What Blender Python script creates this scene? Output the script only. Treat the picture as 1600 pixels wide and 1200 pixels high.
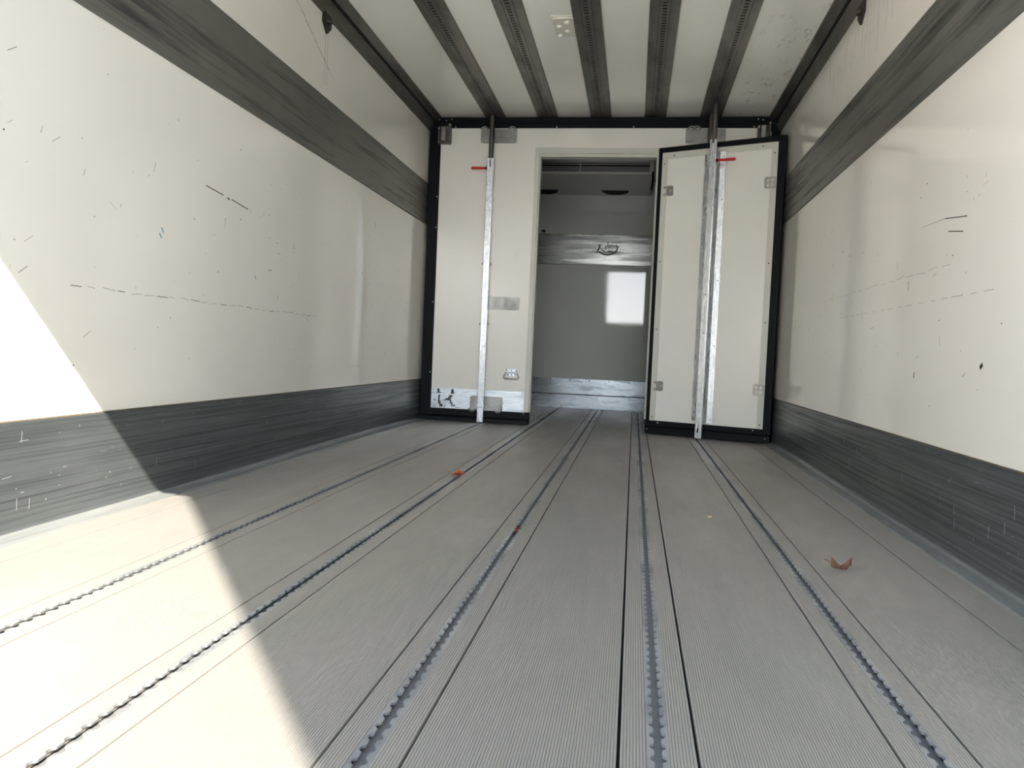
import bpy, bmesh, math, random
from mathutils import Vector, Matrix

random.seed(7)
scene = bpy.context.scene
for o in list(bpy.data.objects):
    bpy.data.objects.remove(o, do_unlink=True)
COL = scene.collection

# ------------------------------------------------------------------ camera
F_PX, YAW, PITCH, ROLL = 1218.55, 0.1535, -0.0416, 0.0436
CAM = Vector((0.3173, 0.0, 0.5248))
fwd = Vector((-math.sin(YAW) * math.cos(PITCH), math.cos(YAW) * math.cos(PITCH), math.sin(PITCH)))
rgt = Vector((math.cos(YAW), math.sin(YAW), 0))
upv = rgt.cross(fwd)
r2 = rgt * math.cos(ROLL) + upv * math.sin(ROLL)
u2 = upv * math.cos(ROLL) - rgt * math.sin(ROLL)
cam_data = bpy.data.cameras.new('camera')
cam = bpy.data.objects.new('camera', cam_data)
COL.objects.link(cam)
m = Matrix((r2, u2, -fwd)).transposed().to_4x4()
m.translation = CAM
cam.matrix_world = m
cam_data.sensor_width = 36.0
cam_data.lens = 36.0 * F_PX / 1600.0
cam_data.clip_start = 0.02
scene.camera = cam

# ------------------------------------------------------------------ world, sun, exposure
world = bpy.data.worlds.new('sky')
scene.world = world
world.use_nodes = True
wn, wl = world.node_tree.nodes, world.node_tree.links
bg = wn['Background']
# hazy summer sky: very bright veil near the horizon, deeper blue overhead
geo = wn.new('ShaderNodeTexCoord')
sepw = wn.new('ShaderNodeSeparateXYZ')
wl.new(geo.outputs['Generated'], sepw.inputs[0])
skyramp = wn.new('ShaderNodeValToRGB')
skyramp.color_ramp.elements[0].position = 0.0
skyramp.color_ramp.elements[0].color = (1.0, 1.0, 0.98, 1)
skyramp.color_ramp.elements[1].position = 1.0
skyramp.color_ramp.elements[1].color = (0.045, 0.075, 0.125, 1)
for pos, c in ((0.10, (0.80, 0.83, 0.87, 1)), (0.22, (0.28, 0.33, 0.40, 1)), (0.45, (0.10, 0.14, 0.20, 1))):
    e = skyramp.color_ramp.elements.new(pos)
    e.color = c
wl.new(sepw.outputs[2], skyramp.inputs[0])
wl.new(skyramp.outputs[0], bg.inputs['Color'])
bg.inputs['Strength'].default_value = 8.2

sun_data = bpy.data.lights.new('sun', 'SUN')
sun_data.energy = 7.2
sun_data.angle = math.radians(0.35)
sun_data.color = (1.0, 0.93, 0.82)
sun = bpy.data.objects.new('sun', sun_data)
COL.objects.link(sun)
SUN_DIR = Vector((-1.0, 1.377, -1.435))
sun.rotation_euler = SUN_DIR.to_track_quat('-Z', 'Y').to_euler()
sun.location = (4, -5, 6)

scene.view_settings.view_transform = 'Standard'
scene.view_settings.look = 'None'
scene.view_settings.gamma = 1.0
scene.view_settings.use_curve_mapping = False
scene.view_settings.exposure = 1.32
scene.cycles.max_bounces = 16
scene.cycles.diffuse_bounces = 10
scene.cycles.glossy_bounces = 6

# ------------------------------------------------------------------ materials
def srgb(r, g, b):
    f = lambda c: c / 12.92 if c <= 0.04045 else ((c + 0.055) / 1.055) ** 2.4
    return (f(r / 255), f(g / 255), f(b / 255), 1)

def newmat(name):
    mt = bpy.data.materials.new(name)
    mt.use_nodes = True
    return mt, mt.node_tree.nodes, mt.node_tree.links, mt.node_tree.nodes['Principled BSDF']

def mapped(n, l, scale, loc=(0, 0, 0), rot=(0, 0, 0)):
    tc = n.new('ShaderNodeTexCoord')
    mp = n.new('ShaderNodeMapping')
    mp.inputs['Scale'].default_value = scale
    mp.inputs['Location'].default_value = loc
    mp.inputs['Rotation'].default_value = rot
    l.new(tc.outputs['Object'], mp.inputs['Vector'])
    return mp.outputs[0]

def noise(n, l, vec, scale, detail=4.0, rough=0.55):
    t = n.new('ShaderNodeTexNoise')
    t.inputs['Scale'].default_value = scale
    t.inputs['Detail'].default_value = detail
    t.inputs['Roughness'].default_value = rough
    l.new(vec, t.inputs['Vector'])
    return t.outputs['Fac']

def ramp(n, l, fac, a, b):
    r = n.new('ShaderNodeMapRange')
    r.inputs['From Min'].default_value = a
    r.inputs['From Max'].default_value = b
    l.new(fac, r.inputs['Value'])
    return r.outputs[0]

def mul(n, l, a, k):
    t = n.new('ShaderNodeMath')
    t.operation = 'MULTIPLY'
    l.new(a, t.inputs[0])
    if isinstance(k, (int, float)):
        t.inputs[1].default_value = k
    else:
        l.new(k, t.inputs[1])
    return t.outputs[0]

def mixc(n, l, fac, ca, cb):
    t = n.new('ShaderNodeMix')
    t.data_type = 'RGBA'
    if isinstance(fac, float):
        t.inputs['Factor'].default_value = fac
    else:
        l.new(fac, t.inputs['Factor'])
    for sock, c in ((6, ca), (7, cb)):
        if isinstance(c, tuple):
            t.inputs[sock].default_value = c
        else:
            l.new(c, t.inputs[sock])
    return t.outputs[2]

def bump(n, l, p, h, strength, dist=0.002):
    b = n.new('ShaderNodeBump')
    b.inputs['Strength'].default_value = strength
    b.inputs['Distance'].default_value = dist
    l.new(h, b.inputs['Height'])
    l.new(b.outputs[0], p.inputs['Normal'])

def gelcoat(name, base, stain, long_scale, seed=0.0, rough=0.16, dirt=0.5, blotch=0.0, wobble=0.06):
    """glossy white fibreglass skin with cloudy tint, fine scuffs and specks; long_scale stretches the scuffs"""
    mt, n, l, p = newmat(name)
    v0 = mapped(n, l, (1, 1, 1), (seed, seed, seed))
    cloud = ramp(n, l, noise(n, l, v0, 1.1, 3), 0.35, 0.7)
    c = mixc(n, l, mul(n, l, cloud, 0.35), base, stain)
    sc = mapped(n, l, long_scale, (seed * 2, 3, 1))
    f1 = ramp(n, l, noise(n, l, sc, 1.0, 6, 0.7), 0.64, 0.80)
    patch = ramp(n, l, noise(n, l, v0, 1.7, 2), 0.45, 0.65)
    c = mixc(n, l, mul(n, l, mul(n, l, f1, patch), dirt), c, srgb(112, 106, 96))
    sp = ramp(n, l, noise(n, l, mapped(n, l, (1, 1, 1), (seed, 9, 4)), 38, 3, 0.6), 0.735, 0.77)
    c = mixc(n, l, mul(n, l, sp, 0.55 * dirt + 0.1), c, srgb(70, 66, 62))
    if blotch:
        st = mapped(n, l, (3.0, 1.2, 3.0), (seed, 2, 2))
        b1 = ramp(n, l, noise(n, l, st, 6.0, 8, 0.75), 0.56, 0.72)
        # soot streaks only on the strip near the right side of the ceiling
        sep = n.new('ShaderNodeSeparateXYZ')
        tc = n.new('ShaderNodeTexCoord')
        l.new(tc.outputs['Object'], sep.inputs[0])
        zone = ramp(n, l, sep.outputs[0], 0.80, 0.98)
        c = mixc(n, l, mul(n, l, mul(n, l, b1, zone), blotch), c, srgb(92, 78, 60))
    l.new(c, p.inputs['Base Color'])
    p.inputs['Roughness'].default_value = rough
    p.inputs['IOR'].default_value = 1.5
    wob = noise(n, l, v0, 2.2, 2)
    bump(n, l, p, wob, wobble, 0.02)
    return mt

def metal(name, base, dark, stretch=(8, 0.35, 22), rough=0.42, metallic=0.75, scratch=0.35, lo=0.42, hi=0.66, light=None, bmp=0.08):
    mt, n, l, p = newmat(name)
    f = ramp(n, l, noise(n, l, mapped(n, l, stretch), 2.0, 7, 0.65), lo, hi)
    c = mixc(n, l, f, base, dark)
    big = ramp(n, l, noise(n, l, mapped(n, l, (1, 1, 1), (5, 5, 5)), 2.3, 3), 0.4, 0.7)
    c = mixc(n, l, mul(n, l, big, 0.3), c, dark)
    s = noise(n, l, mapped(n, l, tuple(k * 6 for k in stretch), (3, 1, 7)), 2.0, 5, 0.7)
    sc = ramp(n, l, s, 0.64, 0.74)
    c = mixc(n, l, mul(n, l, sc, scratch), c, light or tuple(min(1, x * 1.9) for x in base[:3]) + (1,))
    l.new(c, p.inputs['Base Color'])
    p.inputs['Metallic'].default_value = metallic
    r = n.new('ShaderNodeMapRange')
    r.inputs['To Min'].default_value = rough - 0.08
    r.inputs['To Max'].default_value = rough + 0.12
    l.new(f, r.inputs['Value'])
    l.new(r.outputs[0], p.inputs['Roughness'])
    if bmp:
        bump(n, l, p, s, bmp, 0.001)
    return mt

def plain(name, col, rough=0.5, metallic=0.0, var=0.15, scale=20):
    mt, n, l, p = newmat(name)
    f = noise(n, l, mapped(n, l, (1, 1, 1)), scale, 4)
    c = mixc(n, l, mul(n, l, f, var * 2), col, tuple(x * 0.55 for x in col[:3]) + (1,))
    l.new(c, p.inputs['Base Color'])
    p.inputs['Roughness'].default_value = rough
    p.inputs['Metallic'].default_value = metallic
    return mt

WHITE = srgb(242, 237, 228)
M = {}
M['wall'] = gelcoat('wall_gelcoat', WHITE, srgb(226, 221, 209), (30, 1.6, 26), 0.0, 0.08, 0.5)
M['wallr'] = gelcoat('wall_gelcoat_right', WHITE, srgb(228, 223, 211), (30, 1.6, 26), 4.3, 0.07, 0.5)
M['front'] = gelcoat('front_gelcoat_shaded', srgb(206, 206, 199), srgb(192, 192, 185), (3, 30, 26), 8.0, 0.035, 0.35, wobble=0.02)  # base greyed against the side walls to carry the front chamber's shade
M['ceiling'] = gelcoat('ceiling_gelcoat', srgb(245, 242, 234), srgb(238, 233, 222), (2.0, 26, 26), 2.0, 0.2, 0.5, 0.75)
M['panel'] = gelcoat('partition_gelcoat', srgb(242, 236, 224), srgb(230, 223, 209), (24, 24, 6), 6.0, 0.22, 0.6)
M['leaf'] = gelcoat('leaf_gelcoat', srgb(243, 239, 229), srgb(235, 230, 218), (24, 24, 6), 11.0, 0.2, 0.4)
M['trimwhite'] = plain('greenish_white_trim', srgb(216, 214, 201), 0.45, 0.0, 0.12, 9)
M['kick'] = metal('kick_aluminium', srgb(112, 116, 117), srgb(72, 76, 78), (14, 0.5, 60), 0.36, 0.5, 0.5, light=srgb(176, 180, 180))
M['band'] = metal('rub_band_aluminium', srgb(120, 119, 113), srgb(66, 66, 64), (10, 0.5, 15), 0.45, 0.4, 0.25, 0.5, 0.7)
M['frontband'] = metal('front_band_aluminium', srgb(170, 170, 166), srgb(84, 86, 86), (0.9, 10, 16), 0.33, 0.7, 0.3, 0.45, 0.68)
M['frontkick'] = metal('front_kick_aluminium', srgb(190, 196, 200), srgb(112, 120, 126), (1.6, 10, 8), 0.3, 0.75, 0.3, 0.45, 0.7)
M['cornice'] = metal('cornice_aluminium', srgb(112, 109, 101), srgb(82, 79, 73), (3, 0.8, 3), 0.38, 0.55, 0.1)
M['rail'] = metal('ceiling_rail_aluminium', srgb(120, 115, 108), srgb(84, 80, 76), (3, 0.9, 3), 0.4, 0.6, 0.1)
M['floor'] = metal('floor_aluminium', srgb(194, 190, 183), srgb(178, 174, 167), (2.2, 0.5, 2), 0.46, 0.62, 0.1, 0.35, 0.72, light=srgb(206, 206, 204), bmp=0.0)
M['groove_floor'] = metal('groove_darker', srgb(122, 122, 120), srgb(104, 104, 102), (2.2, 0.5, 2), 0.6, 0.1, 0.05, 0.35, 0.72, light=srgb(140, 140, 138), bmp=0.0)  # darker, duller material for the floors of the rib grooves
M['lip'] = metal('rail_lip_aluminium', srgb(176, 177, 176), srgb(136, 138, 140), (6, 2, 6), 0.4, 0.5, 0.2, bmp=0.0)
M['channel'] = plain('dusty_channel', srgb(130, 130, 130), 0.7, 0.1, 0.3, 30)
M['foot'] = metal('foot_strip', srgb(158, 160, 158), srgb(128, 131, 130), (6, 0.5, 6), 0.45, 0.4, 0.25, bmp=0.0)
M['nick'] = plain('bright_nick', srgb(150, 152, 150), 0.5, 0.3, 0.1)
M['joint'] = plain('dark_joint', (0.012, 0.011, 0.012, 1), 0.8)
M['rubber'] = plain('black_rubber', (0.006, 0.0065, 0.008, 1), 0.5, 0.0, 0.2, 14)
M['rubber'].node_tree.nodes['Principled BSDF'].inputs['Specular IOR Level'].default_value = 0.12
M['galv'] = metal('galvanised_steel', srgb(208, 209, 210), srgb(186, 188, 190), (20, 20, 3), 0.34, 0.7, 0.15, 0.48, 0.7)
M['steel'] = metal('stainless_plate', srgb(156, 154, 148), srgb(136, 134, 128), (6, 6, 6), 0.45, 0.7, 0.05)
M['darksteel'] = metal('dark_steel_tube', srgb(110, 104, 97), srgb(74, 70, 65), (9, 9, 3), 0.4, 0.7, 0.1)
M['alu'] = metal('bright_aluminium', srgb(222, 226, 228), srgb(188, 194, 196), (2, 10, 14), 0.35, 0.65, 0.2)
M['bolt'] = plain('bolt_steel', srgb(190, 188, 182), 0.3, 0.8, 0.1)
M['hole'] = plain('dark_recess', (0.006, 0.006, 0.006, 1), 0.8)
M['red'] = plain('red_plastic', srgb(212, 22, 30), 0.4, 0.0, 0.06)
M['scratch'] = plain('dark_scratch', srgb(58, 54, 52), 0.6)
M['scuff'] = plain('pale_scuff', srgb(176, 169, 158), 0.6)
M['blue'] = plain('blue_crayon', srgb(90, 140, 165), 0.6)
M['smear'] = plain('black_smear', srgb(60, 62, 62), 0.5)
M['sealant'] = plain('brown_sealant', srgb(96, 86, 70), 0.7)
M['leafbrown'] = plain('dry_leaf_brown', srgb(122, 84, 62), 0.7, 0.0, 0.4, 60)
M['leaforange'] = plain('dry_leaf_orange', srgb(196, 98, 48), 0.65, 0.0, 0.3, 60)
M['leafdark'] = plain('dry_leaf_dark', srgb(104, 52, 38), 0.7, 0.0, 0.3, 60)
M['crumb'] = plain('pale_crumb', srgb(222, 196, 150), 0.7)
M['blackiron'] = plain('black_iron', srgb(58, 52, 46), 0.5, 0.4)
M['asphalt'] = plain('yard_concrete', srgb(240, 238, 233), 0.9, 0.0, 0.03, 3)
M['blocker_grey'] = plain('light_blocker_grey', srgb(190, 186, 178), 0.9, 0.0, 0.08, 2)  # for the unseen blocks added to cut sun and sky light
M['dark_blocker'] = plain('dark_blocker_green', srgb(62, 70, 52), 0.9, 0.0, 0.3, 4)  # for the unseen dark blocks added behind the camera
M['evap'] = plain('evaporator_white', srgb(205, 203, 195), 0.4, 0.0, 0.05)
M['fin'] = plain('grille_metal', srgb(200, 198, 196), 0.4, 0.4, 0.1)
M['doorwhite'] = plain('rear_door_white', srgb(222, 220, 212), 0.35, 0.0, 0.05)
M['dome'] = plain('clear_plate', srgb(228, 222, 208), 0.25, 0.0, 0.04)

# ------------------------------------------------------------------ mesh helpers
class MB:
    def __init__(s):
        s.v, s.f, s.m = [], [], []

    def add(s, verts, faces, mi=0):
        b = len(s.v)
        s.v += [tuple(v) for v in verts]
        for f in faces:
            s.f.append([b + i for i in f])
            s.m.append(mi)
        return s

    def box(s, x0, x1, y0, y1, z0, z1, mi=0, ch=0.0):
        if ch <= 0:
            v = [(x, y, z) for z in (z0, z1) for y in (y0, y1) for x in (x0, x1)]
            return s.add(v, [(0, 2, 3, 1), (4, 5, 7, 6), (0, 1, 5, 4), (2, 6, 7, 3), (0, 4, 6, 2), (1, 3, 7, 5)], mi)
        bm = bmesh.new()
        bmesh.ops.create_cube(bm, size=1.0)
        for v in bm.verts:
            v.co = Vector(((x0 + x1) / 2 + v.co.x * (x1 - x0), (y0 + y1) / 2 + v.co.y * (y1 - y0), (z0 + z1) / 2 + v.co.z * (z1 - z0)))
        bmesh.ops.bevel(bm, geom=bm.edges[:], offset=ch, segments=2, profile=0.6, affect='EDGES')
        s.bm(bm, mi)
        return s

    def bm(s, bm, mi=0):
        bm.verts.index_update()
        s.add([v.co[:] for v in bm.verts], [[v.index for v in f.verts] for f in bm.faces], mi)
        bm.free()
        return s

    def prism_y(s, prof, y0, y1, mi=0, closed=True, caps=True):
        """profile of (x, z) points swept along y"""
        n = len(prof)
        v = [(x, y0, z) for x, z in prof] + [(x, y1, z) for x, z in prof]
        f = [(i, (i + 1) % n, n + (i + 1) % n, n + i) for i in range(n if closed else n - 1)]
        if caps and closed:
            f += [tuple(range(n - 1, -1, -1)), tuple(range(n, 2 * n))]
        return s.add(v, f, mi)

    def prism(s, poly, axis, a, b, mi=0):
        """outline swept along an axis: 'y' takes (x, z), 'x' takes (y, z), 'z' takes (x, y)"""
        n = len(poly)
        def P(p, t):
            return {'y': (p[0], t, p[1]), 'x': (t, p[0], p[1]), 'z': (p[0], p[1], t)}[axis]
        v = [P(p, a) for p in poly] + [P(p, b) for p in poly]
        f = [(i, (i + 1) % n, n + (i + 1) % n, n + i) for i in range(n)] + [tuple(range(n - 1, -1, -1)), tuple(range(n, 2 * n))]
        return s.add(v, f, mi)

    def cyl(s, p, q, r, mi=0, seg=16, r_end=None):
        p, q = Vector(p), Vector(q)
        d = (q - p).normalized()
        a = d.orthogonal().normalized()
        b = d.cross(a)
        r1 = r if r_end is None else r_end
        ring = lambda c, rr: [c + (a * math.cos(2 * math.pi * i / seg) + b * math.sin(2 * math.pi * i / seg)) * rr for i in range(seg)]
        v = ring(p, r) + ring(q, r1)
        f = [(i, (i + 1) % seg, seg + (i + 1) % seg, seg + i) for i in range(seg)]
        f += [tuple(range(seg - 1, -1, -1)), tuple(range(seg, 2 * seg))]
        return s.add(v, f, mi)

    def dome(s, c, d, r, h=0.6, mi=0, seg=12):
        """rivet head: a shallow dome of radius r at c, bulging along d"""
        c, d = Vector(c), Vector(d).normalized()
        a = d.orthogonal().normalized()
        b = d.cross(a)
        v, f = [], []
        rings = 4
        for k in range(rings):
            t = k / rings * math.pi / 2
            for i in range(seg):
                an = 2 * math.pi * i / seg
                v.append(c + (a * math.cos(an) + b * math.sin(an)) * r * math.cos(t) + d * r * h * math.sin(t))
        v.append(c + d * r * h)
        for k in range(rings - 1):
            for i in range(seg):
                j = (i + 1) % seg
                f.append((k * seg + i, k * seg + j, (k + 1) * seg + j, (k + 1) * seg + i))
        for i in range(seg):
            f.append(((rings - 1) * seg + i, (rings - 1) * seg + (i + 1) % seg, rings * seg))
        return s.add(v, f, mi)

    def tube(s, pts, r, mi=0, seg=10, closed=False):
        pts = [Vector(p) for p in pts]
        n = len(pts)
        v, f = [], []
        prev = None
        for i, p in enumerate(pts):
            if closed:
                t = (pts[(i + 1) % n] - pts[i - 1]).normalized()
            else:
                t = (pts[min(i + 1, n - 1)] - pts[max(i - 1, 0)]).normalized()
            a = t.orthogonal().normalized() if prev is None else (prev - t * prev.dot(t)).normalized()
            prev = a
            b = t.cross(a)
            v += [p + (a * math.cos(2 * math.pi * k / seg) + b * math.sin(2 * math.pi * k / seg)) * r for k in range(seg)]
        for i in range(n if closed else n - 1):
            j = (i + 1) % n
            for k in range(seg):
                k2 = (k + 1) % seg
                f.append((i * seg + k, i * seg + k2, j * seg + k2, j * seg + k))
        if not closed:
            f += [tuple(range(seg - 1, -1, -1)), tuple((n - 1) * seg + k for k in range(seg))]
        return s.add(v, f, mi)

    def build(s, name, mats, parent=None, label=None, smooth=False, loc=None, rz=0.0):
        me = bpy.data.meshes.new(name)
        me.from_pydata(s.v, [], s.f)
        for mm in (mats if isinstance(mats, (list, tuple)) else [mats]):
            me.materials.append(M[mm])
        me.polygons.foreach_set('material_index', s.m)
        bm = bmesh.new()
        bm.from_mesh(me)
        bmesh.ops.recalc_face_normals(bm, faces=bm.faces[:])
        bm.to_mesh(me)
        bm.free()
        if smooth:
            me.shade_smooth()
            try:
                me.set_sharp_from_angle(angle=math.radians(35))
            except Exception:
                pass
        o = bpy.data.objects.new(name, me)
        COL.objects.link(o)
        if parent is not None:
            o.parent = parent
        if loc is not None:
            o.location = loc
        o.rotation_euler.z = rz
        if label:
            o['label'] = label
        return o

def tag(o, label, cat, group=None, kind=None):
    o['label'] = label
    o['category'] = cat
    if group:
        o['group'] = group
    if kind:
        o['kind'] = kind
    return o

def struct(o, label=None, cat=None):
    o['kind'] = 'structure'
    if label:
        o['label'] = label
    if cat:
        o['category'] = cat
    return o

def empty(name, loc):
    o = bpy.data.objects.new(name, None)
    o.empty_display_size = 0.1
    COL.objects.link(o)
    o.location = loc
    return o

def rrect(x0, x1, z0, z1, r, seg=4, corners=(1, 1, 1, 1)):
    """rounded outline, corners in order bottom-left, bottom-right, top-right, top-left"""
    out = []
    for (cx, cz, a0, on) in ((x0, z0, 180, corners[0]), (x1, z0, 270, corners[1]), (x1, z1, 0, corners[2]), (x0, z1, 90, corners[3])):
        if not on:
            out.append((cx, cz))
            continue
        ox = cx + (r if cx == x0 else -r)
        oz = cz + (r if cz == z0 else -r)
        for k in range(seg + 1):
            a = math.radians(a0 + 90 * k / seg)
            out.append((ox + r * math.cos(a), oz + r * math.sin(a)))
    return out

# ------------------------------------------------------------------ dimensions of the box body
HW = 1.23           # half width
YR, YF = 0.26, 7.62  # rear opening, front wall
H = 2.20            # ceiling
D = 5.549           # partition face
RX = (-0.75, -0.375, 0.0, 0.375, 0.75)

# ------------------------------------------------------------------ structure
def stroke(mb, wall, pts, w, mi, hw=None):
    """a scratch or scuff lying on a wall: thin raised strip through (y, z) points"""
    hw = HW if hw is None else hw
    x, sgn = (-hw, 1) if wall == 'L' else (hw, -1)
    for (a, b) in zip(pts[:-1], pts[1:]):
        dy, dz = b[0] - a[0], b[1] - a[1]
        L = math.hypot(dy, dz) or 1e-6
        ny, nz = -dz / L * w / 2, dy / L * w / 2
        x1 = x + sgn * 0.0006
        x0 = x - sgn * 0.002
        q = [(a[0] + ny, a[1] + nz), (a[0] - ny, a[1] - nz), (b[0] - ny, b[1] - nz), (b[0] + ny, b[1] + nz)]
        mb.add([(x0, *p) for p in q] + [(x1, *p) for p in q],
               [(0, 1, 2, 3), (7, 6, 5, 4), (0, 4, 5, 1), (1, 5, 6, 2), (2, 6, 7, 3), (3, 7, 4, 0)], mi)

def jag(y0, z0, y1, z1, n, amp):
    return [(y0 + (y1 - y0) * i / n, z0 + (z1 - z0) * i / n + random.uniform(-amp, amp)) for i in range(n + 1)]

def wall_marks(mb, wall, seed, count):
    rnd = random.Random(seed)
    for _ in range(count):
        y = rnd.uniform(1.3, 5.2)
        z = rnd.choice([rnd.uniform(0.45, 1.25), rnd.uniform(0.7, 1.05)])
        L = rnd.choice([0.006, 0.01, 0.02, 0.035])
        a = rnd.choice([0.05, -0.1, 1.5, 1.3, 0.6, -0.5])
        stroke(mb, wall, [(y, z), (y + L * math.cos(a), z + L * math.sin(a))], rnd.choice([0.0008, 0.0012, 0.0018]), rnd.choice([1, 2, 2, 2, 2]))
    for _ in range(count // 2):
        y, z = rnd.uniform(1.3, 5.2), rnd.uniform(0.4, 1.3)
        stroke(mb, wall, [(y, z), (y + 0.004, z)], 0.004, rnd.choice([1, 2]))

mb = MB().box(-HW - 0.06, -HW, YR, YF + 0.06, -0.05, H + 0.05)
stroke(mb, 'L', [(2.62, 1.072), (2.74, 1.062)], 0.0035, 1)
stroke(mb, 'L', [(2.77, 1.058), (2.785, 1.054)], 0.006, 1)
stroke(mb, 'L', [(2.80, 1.058), (2.93, 1.044)], 0.0035, 1)
for k in range(26):     # broken scuff line at mid height
    y = 1.95 + k * 0.066
    stroke(mb, 'L', jag(y, 0.655 + 0.004 * math.sin(k), y + random.uniform(0.03, 0.07), 0.655, 6, 0.0016), 0.0018, 2 if k % 3 else 1)
for (y, z) in ((2.35, 0.86), (2.36, 0.88), (3.0, 0.79)):
    stroke(mb, 'L', [(y, z), (y + 0.012, z - 0.015)], 0.004, 3)
for y in (3.64, 3.668):
    stroke(mb, 'L', [(y, 2.02), (y, 1.78)], 0.003, 2)
for k in range(8):
    stroke(mb, 'L', jag(3.30 + k * 0.05, 2.03 - k * 0.022, 3.40 + k * 0.05, 2.0 - k * 0.022, 3, 0.004), 0.0022, 2)
wall_marks(mb, 'L', 3, 90)
struct(mb.build('wall_left', ['wall', 'scratch', 'scuff', 'blue']), 'left wall of glossy off-white panels with a few scratches', 'wall')

mb = MB().box(HW, HW + 0.06, YR, YF + 0.06, -0.05, H + 0.05)
stroke(mb, 'R', [(2.40, 0.965), (2.56, 0.985)], 0.003, 1)
stroke(mb, 'R', [(2.42, 0.925), (2.53, 0.942)], 0.003, 1)
stroke(mb, 'R', [(2.56, 0.985), (2.75, 0.99)], 0.002, 2)
for k in range(16):
    y = 2.5 + k * 0.1
    stroke(mb, 'R', jag(y, 0.84 + 0.005 * math.sin(k * 2), y + random.uniform(0.05, 0.1), 0.84, 4, 0.0012), 0.002, 2)
    stroke(mb, 'R', jag(y - 0.3, 0.74, y - 0.3 + random.uniform(0.03, 0.08), 0.74, 4, 0.0014), 0.002, 2)
stroke(mb, 'R', [(2.235, 0.545), (2.25, 0.535)], 0.012, 1)
stroke(mb, 'R', [(2.74, 0.515), (2.742, 0.495)], 0.005, 1)
for k in range(22):     # faint vertical rub lines below the cornice
    y = 3.25 + k * 0.045 + random.uniform(-0.02, 0.02)
    z1 = random.uniform(1.95, 2.07)
    stroke(mb, 'R', [(y, z1), (y + random.uniform(-0.01, 0.01), z1 - random.uniform(0.05, 0.22))], 0.0022, 2)
wall_marks(mb, 'R', 5, 80)
struct(mb.build('wall_right', ['wallr', 'scratch', 'scuff', 'blue']), 'right wall of glossy off-white panels with scuff lines', 'wall')

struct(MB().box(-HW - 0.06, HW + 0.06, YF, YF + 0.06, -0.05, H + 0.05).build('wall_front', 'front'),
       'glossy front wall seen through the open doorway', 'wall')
struct(MB().box(-HW - 0.06, HW + 0.06, YR, YF + 0.06, H, H + 0.05).build('ceiling', 'ceiling'),
       'off-white cargo box ceiling with sooty stains on its right side', 'ceiling')

# ribbed aluminium floor: boards between the rails
def ribs(mb, x0, x1, y0, y1, pitch=0.00415, depth=0.0014, mi=0, gi=2):
    n = max(1, round((x1 - x0) / pitch))
    p = (x1 - x0) / n
    prof = []
    for i in range(n):
        x = x0 + i * p
        prof += [(x, -depth), (x + 0.18 * p, 0.0), (x + 0.68 * p, 0.0), (x + 0.86 * p, -depth)]
    prof.append((x1, -depth))
    full = [(x0, -0.012)] + prof + [(x1, -0.012)]
    mb.prism_y(full, y0, y1, mi, closed=False)
    k = len(mb.m) - (len(full) - 1)
    for i in range(n):          # the floor of every groove takes the darker material
        mb.m[k + 1 + i * 4 + 3] = mi + gi


mb = MB().box(-HW, HW, YR, YF, -0.06, -0.016, 1)
G = 0.0022    # half of a joint
SH = 0.0525   # half width of a rail strip
edges = [(-1.166, -1.07 - G)]
stops = [-1.07] + [v for r in RX for v in (r - SH, r + SH)] + [1.07]
for i in range(0, len(stops) - 1):
    a, b = stops[i], stops[i + 1]
    if any(abs((a + b) / 2 - r) < 1e-6 for r in RX):
        continue
    edges.append((a + G, b - G))
edges.append((1.07 + G, 1.166))
for a, b in edges:
    ribs(mb, a, b, YR, YF)
floor = struct(mb.build('floor', ['floor', 'joint', 'groove_floor']), 'ribbed grey aluminium cargo floor with dark joints', 'floor')

# kick plates with a coved foot
def kick(side):
    s = -1 if side == 'left' else 1
    x0, R = HW - 0.008, 0.02
    cove = [(x0 - R + R * math.cos(math.pi / 2 * k / 6), 0.006 + R - R * math.sin(math.pi / 2 * k / 6)) for k in range(7)]
    sx = lambda pts: [(s * x, z) for x, z in pts]
    mb = MB().prism_y(sx([(HW, 0.292), (x0, 0.290)] + cove[:4] + [(HW, cove[3][1])]), YR, YF)
    # pale worn foot strip running out onto the floor
    mb.prism_y(sx(cove[3:] + [(HW - 0.064, 0.005), (HW - 0.067, 0.0005), (HW - 0.067, -0.015), (HW, -0.015), (HW, cove[3][1])]), YR, YF, 2)
    rk = random.Random(12 + s)
    for _ in range(150):     # bright nicks knocked into the metal
        y, z = rk.uniform(1.4, 5.2), rk.uniform(0.05, 0.28)
        L = rk.choice([0.004, 0.006, 0.012, 0.03])
        a = rk.choice([1.57, 1.5, 0.1, -0.05, 0.0])
        stroke(mb, 'L' if s < 0 else 'R', [(y, z), (y + L * math.cos(a), min(0.287, z + L * math.sin(a)))], rk.choice([0.0009, 0.0014, 0.002]), 3, HW - 0.008)
    # sealant bead along the top
    mb.prism_y([(s * HW, 0.2915), (s * (HW - 0.006), 0.2915), (s * (HW - 0.004), 0.2940), (s * HW, 0.2950)], YR, YF, 1)
    return mb.build('baseboard_' + side, ['kick', 'sealant', 'foot', 'nick'], smooth=True)
struct(kick('left'), 'tall scratched aluminium kick plate along the left wall', 'baseboard')
struct(kick('right'), 'tall dark aluminium kick plate along the right wall', 'baseboard')
mb = MB().prism([(YF, 0.0), (YF - 0.018, 0.0), (YF - 0.018, 0.128), (YF - 0.010, 0.138), (YF - 0.010, 0.286), (YF, 0.289)], 'x', -HW + 0.009, HW - 0.009)
for k in range(12):
    mb.dome((-1.05 + k * 0.19, YF - 0.010, 0.272), (0, -1, 0), 0.006, 0.5, 1)
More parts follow.
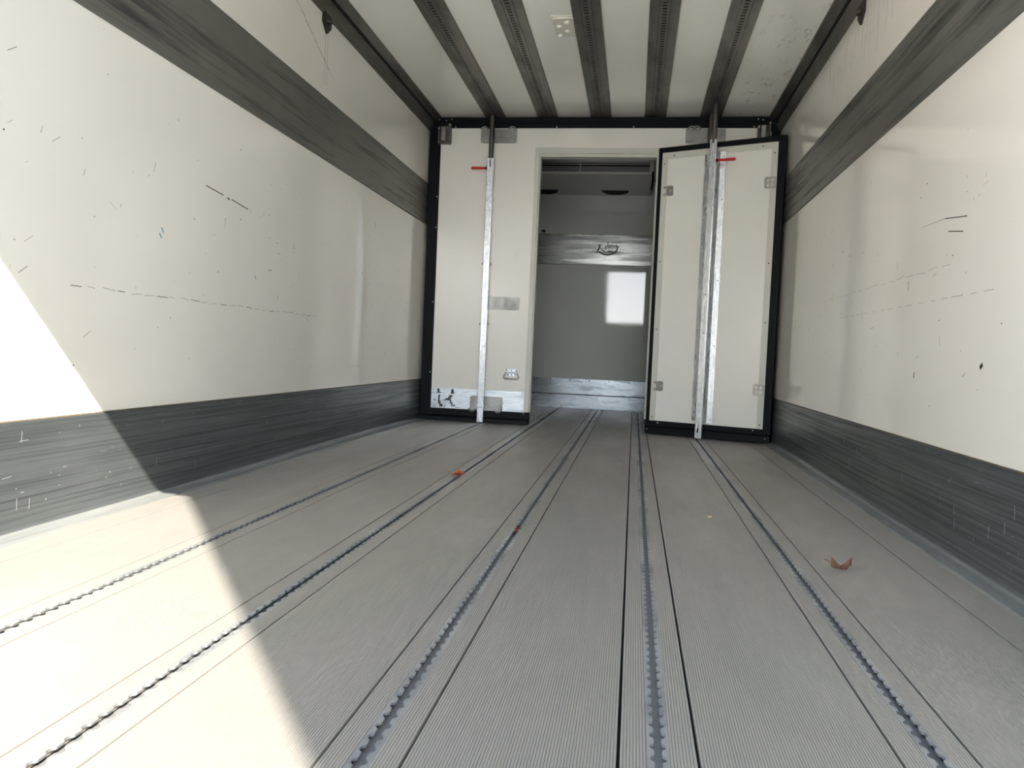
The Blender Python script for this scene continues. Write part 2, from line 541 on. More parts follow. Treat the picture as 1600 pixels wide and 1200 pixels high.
struct(mb.build('baseboard_front', ['frontkick', 'hole']), 'bright worn metal kick plate at the foot of the front wall', 'baseboard')

# mid-height rub bands
def band(name, s):
    x = s * HW
    xi = s * (HW - 0.007)
    prof = [(x, 1.4225), (xi, 1.426), (xi, 1.717), (x, 1.7205)]
    return MB().prism_y(prof, YR, YF).build(name, 'band')
struct(band('trim_1', -1), 'wide dark scuffed metal rub band on the left wall', 'trim')
struct(band('trim_2', 1), 'wide dark scuffed metal rub band on the right wall', 'trim')

def scribble():
    """hand-drawn scrawl on the front band: K-like letter, a run of loops, a swoosh beneath and a full stop"""
    ox, oz = 0.014, 1.555
    P = lambda pts: [(ox + x, YF - 0.0085, oz + z) for x, z in pts]
    mb = MB()
    k = 0.0062
    w = lambda pts, r=0.0044: mb.tube(P([(x * k, z * k) for x, z in pts]), r, 0, 6)
    w([(-14, 7), (-13, 2), (-14, -3)])
    w([(-9, 7), (-13, 3), (-8, -2), (-5, -5)])
    w([(-16, -7), (-14.5, -1)])
    w([(-4, 2), (-2, 5), (-3, 1), (-5, 0), (-2, 0)])
    w([(0, 11), (0, 4), (0.5, 0), (2, 4), (3, 6), (3.5, 0), (5, 4), (6, 6), (6.3, 0), (8, 5), (9, 6), (9, 0), (10.5, 5), (12, 5), (12, 0)])
    w([(-13, -5), (-8, -8), (-2, -10), (4, -9.5), (10, -7), (14, -3), (15, 2), (13, 6)], 0.0065)
    w([(1, -4), (4, -4), (8, -4.5)])
    w([(17, 4), (17.2, 2)])
    return mb
mb = MB().prism([(YF, 1.394), (YF - 0.007, 1.398), (YF - 0.007, 1.685), (YF, 1.689)], 'x', -HW + 0.007, HW - 0.007)
t3 = struct(mb.build('trim_3', 'frontband'), 'scratched metal rub band across the front wall', 'trim')
sc = scribble().build('scrawl', 'scratch', t3, 'dark hand-drawn scrawl with a swoosh under it')

# cornices where side walls meet the ceiling
def cornice(name, s):
    p = lambda x, z: (s * x, z)
    a = [p(HW, 2.098), p(HW - 0.006, 2.098), p(1.2025, 2.166), p(1.2045, 2.171), p(1.215, 2.171), p(HW, 2.171)]
    b = [p(1.196, H), p(1.196, 2.186), p(1.193, 2.181), p(1.146, 2.190), p(1.144, H)]
    mb = MB().prism_y(a, 0.45, YF).prism_y(b, 0.45, YF)
    mb.prism_y([p(HW, 2.171), p(1.214, 2.171), p(1.196, 2.188), p(1.196, H), p(HW, H)], 0.45, YF, 1)
    return mb.build(name, ['cornice', 'hole'])
struct(cornice('trim_4', -1), 'folded metal cornice between left wall and ceiling', 'trim')
struct(cornice('trim_5', 1), 'folded metal cornice between right wall and ceiling', 'trim')

# header of the rear door frame
struct(MB().box(-HW, HW, 0.357, 0.44, 2.10, H).build('trim_6', 'rubber'), 'header of the rear door frame', 'trim')

# the yard outside: ground, and unseen blocks added to shape sun patch, sky light and reflection
struct(MB().box(2.61, 14, -2.77, 16, -1.2, 7.5).build('light_blocker', 'blocker_grey'), 'unseen block added beside the truck to cut the sun', 'light_blocker')  # added out of view; its corner casts the edge of the sun patch
struct(MB().box(-26, -1.25, -27, -24, -1.2, 6.5).build('dark_blocker', 'dark_blocker'), 'unseen dark block added behind to shape the reflection', 'dark_blocker')  # added out of view; darkens the left of the front wall reflection
struct(MB().box(7, 34, -22, -9, -1.2, 4.0).build('light_blocker', 'blocker_grey'), 'low unseen block added on the right to dim sky light', 'light_blocker')  # added out of view; dims the horizon light on the left wall
struct(MB().box(-34, -6, -22, -5, -1.2, 4.0).build('light_blocker', 'blocker_grey'), 'low unseen block added on the left to narrow sky light', 'light_blocker')  # added out of view; leaves only a corridor of horizon light behind
struct(MB().box(-1.2, 26, -26, -25, -1.2, 2.2).build('low_blocker', 'dark_blocker'), 'low unseen dark block added behind to trim the reflection', 'wall')  # added out of view; keeps the low part of the reflection dark
struct(MB().box(-60, 60, -120, 16, -1.35, -1.2).build('ground', 'asphalt'), 'pale concrete yard outside the truck', 'ground')

# ------------------------------------------------------------------ floor rails
def make_floor_rail(x):
    PIT = 0.0322
    y0, y1 = YR, YF
    mb = MB()
    ribs(mb, -SH + G, -0.0155, y0, y1, gi=1)
    ribs(mb, 0.0155, SH - G, y0, y1, gi=1)
    root = mb.build('floor_rail', ['floor', 'groove_floor'], loc=(x, 0, 0))
    ch = MB()
    ch.box(-0.014, 0.014, y0, y1, -0.0155, -0.0125, 0)
    ch.build('slot_channel', 'channel', root)
    n = int((y1 - y0) / PIT)
    for s in (-1, 1):
        lip = MB()
        prof = [(0.00, 0.0052), (0.30, 0.0052), (0.42, 0.0058), (0.52, 0.0095), (0.62, 0.0112), (0.76, 0.0112), (0.88, 0.0095), (0.96, 0.0060)]
        v, f = [], []
        for i in range(n):
            for t, e in prof:
                y = y0 + (i + t) * PIT
                v += [(s * 0.0155, y, -0.0004), (s * e, y, -0.0004), (s * (e + 0.0006), y, -0.0045)]
        for k in range(len(v) // 3 - 1):
            a = 3 * k
            f += [(a, a + 1, a + 4, a + 3), (a + 1, a + 2, a + 5, a + 4)]
        lip.add(v, f)
        lip.build('toothed_lip', 'lip', root)
    return root

FL = ['toothed aluminium floor rail nearest the left wall, its near end in sunlight',
      'toothed aluminium floor rail second from the left wall, an orange leaf lying on it',
      'middle toothed aluminium floor rail, with a dark red leaf stuck in its slot',
      'toothed aluminium floor rail just left of the open door leaf',
      'toothed aluminium floor rail running up under the bar of the open door leaf']
for x, lb in zip(RX, FL):
    tag(make_floor_rail(x), lb, 'floor rail', 'toothed lashing rails in the floor')

# ------------------------------------------------------------------ ceiling rails
def make_ceiling_rail(x):
    y0, y1 = 0.45, 6.72
    mb = MB()
    for a, b in ((-0.0735, -0.0275), (0.0275, 0.0735)):
        e = 0.003
        mb.prism_y([(a, H), (a + (e if a < 0 else 0), 2.189), (b - (e if b > 0.05 else 0), 2.189), (b, H)], y0, y1)
    root = mb.build('ceiling_rail', 'rail', loc=(x, 0, 0))
    st = MB()
    for a, b in ((-0.0255, -0.011), (0.011, 0.0255)):
        st.box(a, b, y0, y1, 2.190, 2.1935)
    PIT = 0.0328
    n = int((y1 - y0) / PIT)
    for i in range(n):
        y = y0 + i * PIT
        st.box(-0.0112, 0.0112, y, y + 0.0165, 2.1905, 2.1935)
    st.build('slotted_strip', 'rail', root)
    MB().box(-0.0275, 0.0275, y0, y1, 2.1965, 2.1995).build('dark_channel', 'hole', root)
    return root

CL = ['slotted dark metal ceiling rail nearest the left wall',
      'slotted dark metal ceiling rail second from the left wall',
      'middle slotted dark metal ceiling rail, beside the small bumpy plate',
      'slotted dark metal ceiling rail second from the right wall',
      'slotted dark metal ceiling rail nearest the right wall, holding the door leaf bar']
for x, lb in zip(RX, CL):
    tag(make_ceiling_rail(x + 0.006), lb, 'ceiling rail', 'slotted lashing rails on the ceiling')

# ------------------------------------------------------------------ partition wall
PX0, PX1 = -1.137, 1.162     # white face
OX0, OX1, OZ = -0.413, 0.415, 1.935
part = tag(empty('insulated_partition', (0, D + 0.04, 0)), 'white insulated partition with black rubber edge, open doorway and door leaf folded back', 'partition', kind='thing')
Y0 = -0.04                    # face of the panel in the partition's own frame
def Ploc(mb, name, mats, parent=part, label=None, smooth=False):
    return mb.build(name, mats, parent, label, smooth)

mb = MB()
mb.box(PX0 - 0.02, OX0 - 0.03, Y0, Y0 + 0.075, 0.03, 2.12)
mb.box(OX1 + 0.03, PX1 + 0.02, Y0, Y0 + 0.075, 0.03, 2.12)
mb.box(OX0 - 0.03, OX1 + 0.03, Y0, Y0 + 0.075, OZ + 0.035, 2.12)
Ploc(mb, 'panel', 'panel')

# black rubber edge
mb = MB()
mb.box(-1.216, PX0, Y0 - 0.012, Y0 + 0.085, 0.0, 2.095, 0, 0.004)
mb.box(PX1, 1.216, Y0 - 0.012, Y0 + 0.085, 0.0, 2.095, 0, 0.004)
mb.box(-1.14, 1.14, Y0 - 0.012, Y0 + 0.085, 2.112, 2.186, 0, 0.004)
mb.prism([(-1.212, 2.09), (-1.137, 2.09), (-1.13, 2.112), (-1.13, 2.180), (-1.175, 2.165)], 'y', Y0 - 0.012, Y0 + 0.085)
mb.prism([(1.212, 2.09), (1.162, 2.09), (1.13, 2.112), (1.13, 2.180), (1.175, 2.165)], 'y', Y0 - 0.012, Y0 + 0.085)
mb.box(-1.20, 1.20, Y0 - 0.018, Y0 - 0.010, 2.142, 2.152, 0)
for x in (-1.03, -0.30, 0.236, 1.045):
    mb.dome((x, Y0 - 0.012, 2.118), (0, -1, 0), 0.006, 0.6, 1)
for z in (0.35, 0.86, 1.40, 1.62):
    mb.dome((PX0 - 0.012, Y0 - 0.012, z), (0, -1, 0), 0.005, 0.6, 1)
for (x, z) in ((-1.10, 2.165), (-1.13, 2.15), (-1.15, 2.17), (-1.06, 2.172), (1.10, 2.165), (1.13, 2.15), (1.07, 2.17)):
    mb.dome((x, Y0 - 0.012, z), (0, -1, 0), 0.005, 0.6, 1)
Ploc(mb, 'rubber_edge', ['rubber', 'bolt'])
for (a, b) in ((-1.21, OX0), (OX1, 1.21)):
    mb = MB()
    mb.box(a, b, Y0 - 0.008, Y0 + 0.08, 0.042, 0.090, 0, 0.003)
    mb.prism([(Y0 - 0.006, 0.046), (Y0 - 0.026, 0.030), (Y0 - 0.030, 0.002), (Y0 + 0.07, 0.002), (Y0 + 0.07, 0.046)], 'x', a, b)
    for x in (a + 0.035, b - 0.035):
        mb.dome((x, Y0 - 0.008, 0.078), (0, -1, 0), 0.005, 0.6, 1)
    Ploc(mb, 'bottom_seal', ['rubber', 'bolt'])

# doorway frame with bevelled inner step
def frame_run(poly_list):
    mb = MB()
    for (x0, x1, z0, z1) in poly_list:
        mb.box(x0, x1, Y0 - 0.006, Y0 + 0.08, z0, z1, 0, 0.003)
    return mb
mb = frame_run([(OX0 - 0.032, OX0, 0.092, OZ + 0.042), (OX1, OX1 + 0.032, 0.092, OZ + 0.042), (OX0, OX1, OZ, OZ + 0.042)])
mb.box(OX0, OX0 + 0.008, Y0 + 0.01, Y0 + 0.08, 0.092, OZ)
mb.box(OX1 - 0.008, OX1, Y0 + 0.01, Y0 + 0.08, 0.092, OZ)
mb.box(OX0 + 0.008, OX1 - 0.008, Y0 + 0.01, Y0 + 0.08, OZ - 0.02, OZ)
Ploc(mb, 'door_frame', 'trimwhite')

# aluminium kick plate with rivets and smears
mb = MB().box(PX0 + 0.004, OX0 - 0.036, Y0 - 0.005, Y0, 0.092, 0.238, 0)
mb.box(PX0 + 0.004, OX0 - 0.036, Y0 - 0.007, Y0 - 0.004, 0.188, 0.200, 0)
for (x, z) in ((-1.108, 0.150), (-1.035, 0.150), (-1.108, 0.105), (-1.035, 0.105)):
    mb.dome((x, Y0 - 0.005, z), (0, -1, 0), 0.009, 0.6, 1)
for (x, z) in ((-0.462, 0.226), (-0.462, 0.104), (-1.12, 0.226)):
    mb.dome((x, Y0 - 0.005, z), (0, -1, 0), 0.005, 0.6, 1)
rnd = random.Random(4)
def smear(mb, x0, z0, x1, z1, w, mi):
    n = 6
    pts = [(x0 + (x1 - x0) * i / n + rnd.uniform(-1, 1) * w, z0 + (z1 - z0) * i / n) for i in range(n + 1)]
    for i in range(n):
        a, b = pts[i], pts[i + 1]
        h = w * rnd.uniform(0.6, 1.5)
        mb.box(min(a[0], b[0]) - h / 2, max(a[0], b[0]) + h / 2, Y0 - 0.0056, Y0 - 0.004, min(a[1], b[1]), max(a[1], b[1]) , mi)
smear(mb, -1.075, 0.232, -1.062, 0.10, 0.012, 2)
smear(mb, -0.965, 0.232, -1.015, 0.15, 0.012, 2)
smear(mb, -1.0, 0.16, -0.965, 0.11, 0.008, 2)
Ploc(mb, 'kick_plate', ['alu', 'bolt', 'smear'], label='bright aluminium kick plate with black smears')

# hook plates
def hook_plate(x0, x1, z0, z1, hooks, up=True):
    mb = MB().prism(rrect(x0, x1, z0, z1, 0.014, 4, (1, 1, 0, 0) if up else (0, 0, 1, 1)), 'y', Y0 - 0.010, Y0 - 0.004)
    cx = (x0 + x1) / 2
    for dx, dz in ((0.035, -0.012), (0.035, 0.02), (-0.06, 0.0)):
        mb.dome((cx + dx, Y0 - 0.010, (z0 + z1) / 2 + dz), (0, -1, 0), 0.005, 0.5, 1)
    o = Ploc(mb, 'hook_plate', ['steel', 'bolt'])
    for hx in hooks:
        zz = z1 if up else z0
        h = MB()
        pts = []
        for k in range(9):
            a = math.pi * k / 8
            pts.append((hx + 0.024 * math.cos(a), Y0 - 0.016, zz - 0.006 + (0.020 * math.sin(a) if up else -0.020 * math.sin(a) + 0.012)))
        h.tube(pts, 0.0055)
        h.build('hook', 'steel', o, smooth=True)
    return o
hook_plate(-0.842, -0.584, 2.006, 2.104, (-0.815, -0.615))
hook_plate(0.592, 0.860, 2.006, 2.106, (0.632, 0.665))
hook_plate(-0.843, -0.603, 0.095, 0.192, (-0.825, -0.635), up=False)
mb = MB().prism(rrect(-0.792, -0.513, 0.821, 0.913, 0.010), 'y', Y0 - 0.007, Y0)
for (x, z) in ((-0.783, 0.905), (-0.783, 0.83), (-0.523, 0.905), (-0.523, 0.83)):
    mb.dome((x, Y0 - 0.007, z), (0, -1, 0), 0.004, 0.5, 1)
Ploc(mb, 'cover_plate', ['steel', 'bolt'])

# folding pull handle
mb = MB()
mb.box(-0.588, -0.508, Y0 - 0.004, Y0, 0.372, 0.398, 0, 0.001)
mb.box(-0.578, -0.518, Y0 - 0.004, Y0, 0.345, 0.372, 0, 0.001)
mb.cyl((-0.59, Y0 - 0.010, 0.374), (-0.508, Y0 - 0.010, 0.374), 0.007, 0)
for x in (-0.583, -0.548, -0.513):
    mb.dome((x, Y0 - 0.004, 0.389), (0, -1, 0), 0.005, 0.5, 1)
for x in (-0.573, -0.548, -0.523):
    mb.dome((x, Y0 - 0.004, 0.357), (0, -1, 0), 0.005, 0.5, 1)
ph = Ploc(mb, 'pull_handle', ['alu', 'hole'])
pts = [(-0.588, 0.374), (-0.594, 0.360), (-0.603, 0.344), (-0.602, 0.334), (-0.594, 0.329), (-0.548, 0.327), (-0.504, 0.328), (-0.495, 0.333), (-0.494, 0.344), (-0.502, 0.360), (-0.508, 0.374)]
MB().tube([(x, Y0 - 0.012, z) for x, z in pts], 0.0045).build('handle_ring', 'steel', ph, smooth=True)

# top corner guide brackets
def guide(x0, x1, z0, z1, s):
    mb = MB()
    w = x1 - x0
    mb.box(x0, x0 + 0.012, Y0 - 0.055, Y0 - 0.012, z0, z1 - 0.02, 0, 0.002)
    mb.box(x1 - 0.012, x1, Y0 - 0.055, Y0 - 0.012, z0, z1, 0, 0.002)
    mb.box(x0, x1, Y0 - 0.055, Y0 - 0.012, z0 - 0.004, z0 + 0.002, 0)
    mb.box(x0, x1, Y0 - 0.018, Y0 - 0.012, z0, z1 - 0.01, 0)
    mb.dome((x0 + 0.004, Y0 - 0.055, z1 - 0.035), (0, -1, 0), 0.008, 0.6, 1)
    mb.dome((x1 - 0.006, Y0 - 0.055, z1 - 0.008), (0, -1, 0), 0.007, 0.6, 1)
    o = Ploc(mb, 'guide_bracket', ['darksteel', 'bolt'])
    MB().box(x0 + 0.022, x0 + 0.052, Y0 - 0.05, Y0 - 0.02, z0 + 0.018, z1 - 0.022, 0, 0.003).build('guide_block', 'steel', o)
guide(-1.147, -1.058, 1.998, 2.132, 1)
guide(1.066, 1.150, 1.998, 2.140, -1)

# lock bars
def lock_bar(parent, name, x, yc, z_joint, handle_dir, zh, lower_gap=True):
    """square galvanised sleeve with a thinner tube rising to the ceiling rail"""
    w, dp = 0.0225, 0.016
    mb = MB()
    mb.box(x - w, x + w, yc - dp, yc + dp, 0.006, z_joint, 0, 0.003)
    o = mb.build(name, 'galv', parent)
    MB().cyl((x, yc, z_joint - 0.02), (x, yc, 2.186), 0.0175, 0, 20).build('inner_tube', 'darksteel', o, 'thin dark upper tube', smooth=True)
    c = MB()
    c.box(x - w - 0.002, x + w + 0.002, yc - dp - 0.002, yc + dp + 0.002, z_joint - 0.125, z_joint, 0, 0.002)
    c.box(x - 0.004, x + 0.004, yc - dp - 0.004, yc - dp, z_joint - 0.06, z_joint - 0.02, 1)
    c.build('collar', ['galv', 'hole'], o)
    hd = MB()
    hx = x + handle_dir * (w - 0.002)
    hd.cyl((hx, yc - 0.004, zh), (hx + handle_dir * 0.012, yc - 0.004, zh), 0.010, 1, 12)
    hd.cyl((hx + handle_dir * 0.010, yc - 0.004, zh), (hx + handle_dir * 0.112, yc - 0.004, zh), 0.0085, 0, 14, 0.0095)
    hd.dome((hx + handle_dir * 0.112, yc - 0.004, zh), (handle_dir, 0, 0), 0.0095, 0.8)
    hd.build('handle', ['red', 'rubber'], o, 'red plastic lever', smooth=True)
    for z, e in ((1.60, 0.003), (1.53, 0.003), (0.125, 0.004)):
        MB().box(x - w - e, x + w + e, yc - dp - 0.003, yc + dp + 0.002, z - 0.010, z + 0.010, 0, 0.002).build('clamp', 'galv', o)
    for z in (1.145, 0.715):
        MB().cyl((x - w - 0.014, yc, z), (x + w + 0.014, yc, z), 0.007, 0, 10).build('bolt', 'bolt', o, smooth=True)
    for z in (0.83, 1.33, 0.55, 0.36):
        MB().dome((x + 0.002, yc - dp, z), (0, -1, 0), 0.004, 0.5).build('rivet', 'bolt', o, smooth=True)
    return o
lock_bar(part, 'lock_bar', -0.757, Y0 - 0.040, 1.888, -1, 1.820)
lock_bar(part, 'lock_bar', 0.757, Y0 - 0.036, 1.888, -1, 1.820)

# ------------------------------------------------------------------ door leaf, folded back towards the right wall
LA = Vector((0.405, 5.46))
LB = Vector((1.20, 5.19))
ang = math.atan2(LB.y - LA.y, LB.x - LA.x)
TH = 0.048
leaf = MB().box(0.040, 0.790, 0.004, TH, 0.05, 1.925).build('door_leaf', 'leaf', part, 'door leaf swung open, standing in front of the right half', loc=(LA.x, LA.y - (D + 0.04), 0), rz=ang)

mb = MB()     # black rubber all round the leaf
mb.box(0.014, 0.040, -0.004, TH, 0.012, 1.948, 0, 0.003)
mb.box(0.790, 0.842, -0.002, TH - 0.004, 0.012, 1.966, 0, 0.004)
mb.box(0.806, 0.812, -0.005, 0.002, 0.012, 1.955, 0)
mb.prism([(0.014, 1.915), (0.80, 1.930), (0.842, 1.962), (0.842, 1.968), (0.014, 1.950)], 'y', -0.004, TH)
mb.build('rubber_edge', 'rubber', leaf)
mb = MB()
mb.box(0.022, 0.800, -0.006, TH, 0.055, 0.094, 0, 0.003)
mb.prism([(-0.004, 0.058), (-0.016, 0.050), (-0.018, 0.006), (TH, 0.006), (TH, 0.058)], 'x', 0.014, 0.842)
for x in (0.10, 0.735):
    mb.dome((x, -0.006, 0.082), (0, -1, 0), 0.005, 0.6, 1)
for x in (0.03, 0.815):
    mb.dome((x, -0.013, 0.034), (0, -1, 0), 0.007, 0.6, 1)
mb.build('bottom_seal', ['rubber', 'bolt'], leaf)

def edge_strip(name_pts, rivets):
    mb = MB().prism(name_pts, 'y', -0.003, 0.006)
    for x, z in rivets:
        mb.dome((x, -0.003, z), (0, -1, 0), 0.0045, 0.4, 1)
    mb.build('edge_trim', ['trimwhite', 'hole'], leaf)
edge_strip([(0.040, 0.066), (0.077, 0.066), (0.077, 1.872), (0.040, 1.914)], [(0.058, z) for z in (0.12, 0.72, 1.18, 1.84)])
edge_strip([(0.755, 0.066), (0.795, 0.066), (0.795, 1.930), (0.755, 1.888)], [(0.775, z) for z in (0.12, 0.78, 1.16, 1.86)])
edge_strip([(0.041, 1.915), (0.078, 1.873), (0.754, 1.889), (0.794, 1.931)], [(0.12, 1.893), (0.70, 1.908)])

def leaf_plate(name, x0, x1, z0, z1, bolts, mats):
    mb = MB().prism(rrect(x0, x1, z0, z1, 0.010), 'y', -0.010, -0.003)
    for x, z in bolts:
        mb.cyl((x, -0.010, z), (x, -0.014, z), 0.009, 1, 12)
        mb.dome((x, -0.014, z), (0, -1, 0), 0.006, 0.5, 1)
    return mb.build(name, mats, leaf)
for zc in (1.672, 0.346):
    leaf_plate('hinge_plate', 0.722, 0.797, zc - 0.036, zc + 0.036, [(0.744, zc - 0.015), (0.744, zc + 0.015), (0.771, zc - 0.015), (0.771, zc + 0.015)], ['steel', 'bolt'])
for zc in (1.657, 0.333):
    leaf_plate('latch_plate', 0.079, 0.124, zc - 0.033, zc + 0.033, [(0.112, zc)], ['steel', 'bolt'])
    for dz in (-0.022, 0.024):
        MB().dome((0.066, -0.003, zc + dz), (0, -1, 0), 0.010, 0.6, 0).build('bolt', 'bolt', leaf, smooth=True)

# guide channel for the leaf's own bar
mb = MB()
mb.prism([(0.330, -0.004), (0.330, 0.004), (0.372, 0.004), (0.372, -0.020), (0.364, -0.020), (0.360, -0.008)], 'z', 0.115, 1.883)
for z in (0.13, 0.72, 1.30, 1.84):
    mb.dome((0.340, -0.005, z), (0, -1, 0), 0.004, 0.5, 1)
mb.build('guide_strip', ['galv', 'hole'], leaf)
mb = MB()
mb.prism([(0.470, -0.004), (0.470, 0.004), (0.418, 0.004), (0.418, -0.020), (0.427, -0.020), (0.433, -0.009)], 'z', 0.105, 1.892)
for z in (0.13, 0.62, 1.05, 1.58, 1.86):
    mb.dome((0.458, -0.006, z), (0, -1, 0), 0.004, 0.5, 1)
mb.build('guide_strip', ['galv', 'hole'], leaf)
lb = MB()
w, dp, bx, by = 0.0215, 0.016, 0.402, -0.080
lb.box(bx - w, bx + w, by - dp, by + dp, 0.006, 1.955, 0, 0.003)
for z in (0.30, 1.00, 1.62):     # brackets that carry the bar on the leaf
    lb.box(bx - 0.012, bx + 0.012, by + dp, 0.002, z - 0.03, z + 0.03, 0)
for z in (1.60, 1.53):
    lb.box(bx - w - 0.002, bx + w + 0.002, by - dp - 0.003, by + dp, z - 0.012, z + 0.012, 0)
for z in (0.95, 0.70, 0.09):
    lb.dome((bx, by - dp, z), (0, -1, 0), 0.004, 0.5, 1)
lb.box(bx - 0.008, bx + 0.004, by - dp - 0.0006, by - dp, 0.045, 0.075, 1)
lb.build('lock_bar', ['galv', 'hole'], leaf, 'square galvanised bar with galvanised sleeve')
MB().cyl((bx, by, 1.93), (bx, by, 2.186), 0.0180, 0, 20).build('inner_tube', 'darksteel', leaf, 'thin dark upper tube', smooth=True)
hd = MB()
hx, zh = bx + w, 1.820
hd.cyl((hx - 0.002, by, zh), (hx + 0.012, by, zh), 0.010, 1, 12)
hd.cyl((hx + 0.010, by, zh), (hx + 0.118, by, zh), 0.0085, 0, 14, 0.0095)
hd.dome((hx + 0.118, by, zh), (1, 0, 0), 0.0095, 0.8)
hd.build('handle', ['red', 'rubber'], leaf, 'red plastic lever', smooth=True)

# ------------------------------------------------------------------ evaporator unit at the front of the ceiling
ev = tag(empty('evaporator_unit', (-0.34, 7.17, 2.06)), 'slim white cooling evaporator with metal grille under the ceiling beyond the doorway', 'cooling unit')
off = Vector((0.34, -7.17, -2.06))
def E(mb):
    mb.v = [tuple(Vector(v) + off) for v in mb.v]
    return mb
# underside with D-shaped fan openings
mb = MB()
ZU, FY, BY = 2.065, 7.385, 7.60
FANS = (-0.598, 0.067)
def strip_z(x0, x1, ya, yb, yc=None, yd=None):
    yc = ya if yc is None else yc
    yd = yb if yd is None else yd
    mb.add([(x0, ya, ZU), (x1, yc, ZU), (x1, yd, ZU), (x0, yb, ZU)], [(0, 1, 2, 3)])
strip_z(-1.08, 0.40, 6.80, FY)
strip_z(-1.08, 0.40, BY, 7.615)
xs = [-1.08] + [v for c in FANS for v in (c - 0.13, c + 0.13)] + [0.40]
for a, b in zip(xs[0::2], xs[1::2]):
    strip_z(a, b, FY, BY)
for c in FANS:
    N = 18
    yb = lambda t: FY + 0.012 + 0.198 * (max(0.0, 1 - abs(t) ** 2.2)) ** 0.5
    for k in range(N):
        t0, t1 = -1 + 2 * k / N, -1 + 2 * (k + 1) / N
        strip_z(c + 0.13 * t0, c + 0.13 * t1, yb(t0), BY, yb(t1), BY)
# curved front lip, sides and back
mb.prism([(6.735, 2.082), (6.745, 2.070), (6.77, 2.064), (6.80, 2.065), (6.80, 2.071), (6.77, 2.071), (6.745, 2.086)], 'x', -1.08, 0.40)
mb.box(0.392, 0.40, 6.76, 7.615, 2.065, 2.198)
mb.box(-1.08, -1.072, 6.76, 7.615, 2.065, 2.198)
E(mb).build('housing', 'evap', ev)
mb = MB().box(-1.07, 0.39, 6.90, 7.613, 2.067, 2.197)
E(mb).build('fan_chamber', 'hole', ev)
mb = MB()
for z in (2.086, 2.099, 2.112, 2.125, 2.146, 2.160):
    mb.prism([(6.733, z - 0.0015), (6.733, z + 0.0035), (6.736, z + 0.0035), (6.741, z - 0.0015)], 'x', -1.07, 0.372)
mb.box(-1.07, 0.372, 6.742, 6.75, 2.172, 2.192)
mb.box(-0.222, -0.212, 6.734, 6.742, 2.084, 2.192)
mb.box(-0.72, -0.71, 6.734, 6.742, 2.084, 2.192)
E(mb).build('grille', 'fin', ev)
E(MB().box(0.372, 0.402, 6.73, 6.76, 2.078, 2.172, 0, 0.002)).build('end_bracket', 'evap', ev)
mb = MB()
mb.tube([(0.398, 6.735, 2.09), (0.400, 6.728, 2.03), (0.397, 6.73, 1.98), (0.392, 6.74, 1.94)], 0.008, 0, 8)
E(mb).build('cable_end', 'rubber', ev, 'black cable end hanging down', smooth=True)

mb = MB().box(-0.018, 0.018, -0.018, 0, -0.012, 0.012, 0, 0.003)
mb.cyl((0, -0.018, 0), (0, -0.026, 0), 0.007, 0, 10)
tag(mb.build('clip', 'rubber', loc=(-0.615, YF, 1.712)), 'small black clip on the front wall just above the metal rub band', 'clip')

# ------------------------------------------------------------------ lashing eyes under the cornices
def wall_eye(s, y):
    mb = MB()
    mb.prism([(-0.045, 0.035), (-0.052, -0.030), (0.0, -0.075), (0.045, -0.035), (0.045, 0.035)], 'x', 0.0, s * -0.010)
    root = mb.build('wall_eye', 'blackiron', loc=(s * HW, y, 2.092))
    pts = [(-s * (0.012 + 0.012 * math.sin(math.pi * k / 8)), -0.022 * math.cos(math.pi * k / 8) , -0.022 + 0.0 * k) for k in range(9)]
    MB().tube(pts, 0.006, 0, 8).build('eye_ring', 'darksteel', root, smooth=True)
    return root
tag(wall_eye(-1, 3.64), 'small black lashing eye tucked under the left cornice', 'lashing eye', 'lashing eyes under the cornices')
tag(wall_eye(1, 3.66), 'small black lashing eye tucked under the right cornice', 'lashing eye', 'lashing eyes under the cornices')

# ------------------------------------------------------------------ bumpy plate on the ceiling
mb = MB()
mb.prism([(-0.056, -0.13), (0.052, -0.125), (0.050, 0.13), (-0.050, 0.125)], 'z', 0.0, -0.003)
root = mb.build('ceiling_plate', 'dome', loc=(-0.118, 4.05, H))
for (x, y, r) in ((-0.028, -0.005, 0.016), (0.018, -0.055, 0.018), (0.012, 0.055, 0.016), (-0.03, 0.105, 0.017)):
    MB().dome((x, y, -0.003), (0, 0, -1), r, 0.6).build('bump', 'dome', root, smooth=True)
MB().tube([(-0.05, -0.10, -0.002), (-0.02, -0.112, -0.005), (0.02, -0.112, -0.005), (0.048, -0.10, -0.002)], 0.005, 0, 8).build('ridge', 'dome', root, smooth=True)
tag(root, 'small pale plate with raised bumps on the ceiling left of the middle rail', 'plate')

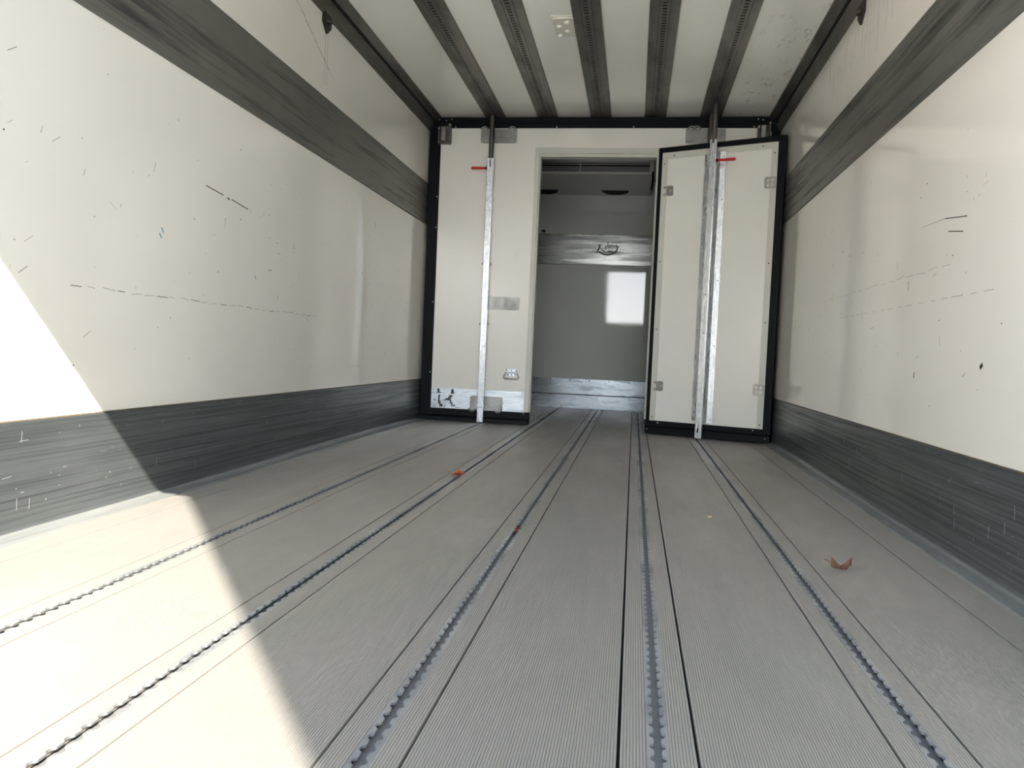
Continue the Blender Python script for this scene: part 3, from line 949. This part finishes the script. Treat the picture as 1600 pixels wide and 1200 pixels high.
# ------------------------------------------------------------------ leaves and crumbs on the floor
def dry_leaf(name, mat, x, y, z, length, width, curl, rz, seed, stem=True):
    rnd = random.Random(seed)
    nu, nv = 14, 8
    mb = MB()
    top, bot = [], []
    for i in range(nu + 1):
        u = i / nu
        hw = width / 2 * math.sin(math.pi * u ** 0.8) * (1 + 0.18 * math.sin(9 * u + seed)) + 0.0006
        for j in range(nv + 1):
            t = j / nv * 2 - 1
            zz = curl * length * (abs(t) ** 1.6 * (0.5 + 0.5 * math.sin(5 * u + seed)) + 0.9 * (u - 0.45) ** 2) + rnd.uniform(-1, 1) * 0.0008
            top.append(((u - 0.5) * length, t * hw * (1 - 0.25 * curl * abs(t)), zz + 0.0016))
    off = len(top)
    bot = [(a, b_, c - 0.0009) for a, b_, c in top]
    zmin = min(v[2] for v in bot)
    vs = [(a, b_, c - zmin) for a, b_, c in top + bot]
    f = []
    W1 = nv + 1
    for i in range(nu):
        for j in range(nv):
            k = i * W1 + j
            f.append((k, k + 1, k + W1 + 1, k + W1))
            f.append((off + k, off + k + W1, off + k + W1 + 1, off + k + 1))
    rim = [j for j in range(W1)] + [i * W1 + nv for i in range(1, nu + 1)] + [nu * W1 + j for j in range(nv - 1, -1, -1)] + [i * W1 for i in range(nu - 1, 0, -1)]
    for a, b_ in zip(rim, rim[1:] + rim[:1]):
        f.append((a, b_, off + b_, off + a))
    mb.add(vs, f)
    o = mb.build(name, mat, smooth=True, loc=(x, y, z), rz=rz)
    if stem:
        z0 = sum(vs[j][2] for j in range(W1)) / W1
        MB().tube([(-length * 0.49, 0, z0), (-length * 0.62, 0.002, z0 + 0.003), (-length * 0.78, 0.006, z0 + 0.006)], 0.0011, 0, 6).build('stem', mat, o, smooth=True)
    return o
tag(dry_leaf('dry_leaf', 'leafbrown', 0.875, 2.115, 0.0, 0.060, 0.034, 0.42, 0.35, 2), 'curled brown dry leaf lying alone on the right part of the floor', 'leaf', 'dry leaves on the floor')
tag(dry_leaf('dry_leaf', 'leaforange', -0.385, 3.17, 0.0, 0.055, 0.045, 0.30, 0.2, 5), 'orange dry leaf on the second floor rail from the left', 'leaf', 'dry leaves on the floor')
tag(dry_leaf('dry_leaf', 'leafdark', 0.001, 2.26, -0.004, 0.085, 0.016, 0.10, 1.55, 9, False), 'narrow dark red leaf wedged in the slot of the middle floor rail', 'leaf', 'dry leaves on the floor')
bm = bmesh.new()
bmesh.ops.create_icosphere(bm, subdivisions=2, radius=0.006)
rnd = random.Random(1)
for v in bm.verts:
    v.co = Vector((v.co.x * 1.3, v.co.y, v.co.z * 0.5)) * rnd.uniform(0.8, 1.2)
zm = min(v.co.z for v in bm.verts)
for v in bm.verts:
    v.co.z -= zm
mb = MB()
mb.bm(bm)
tag(mb.build('crumb', 'crumb', loc=(0.592, 2.655, 0.0)), 'tiny pale crumb on the floor between the two right-hand rails', 'crumb')
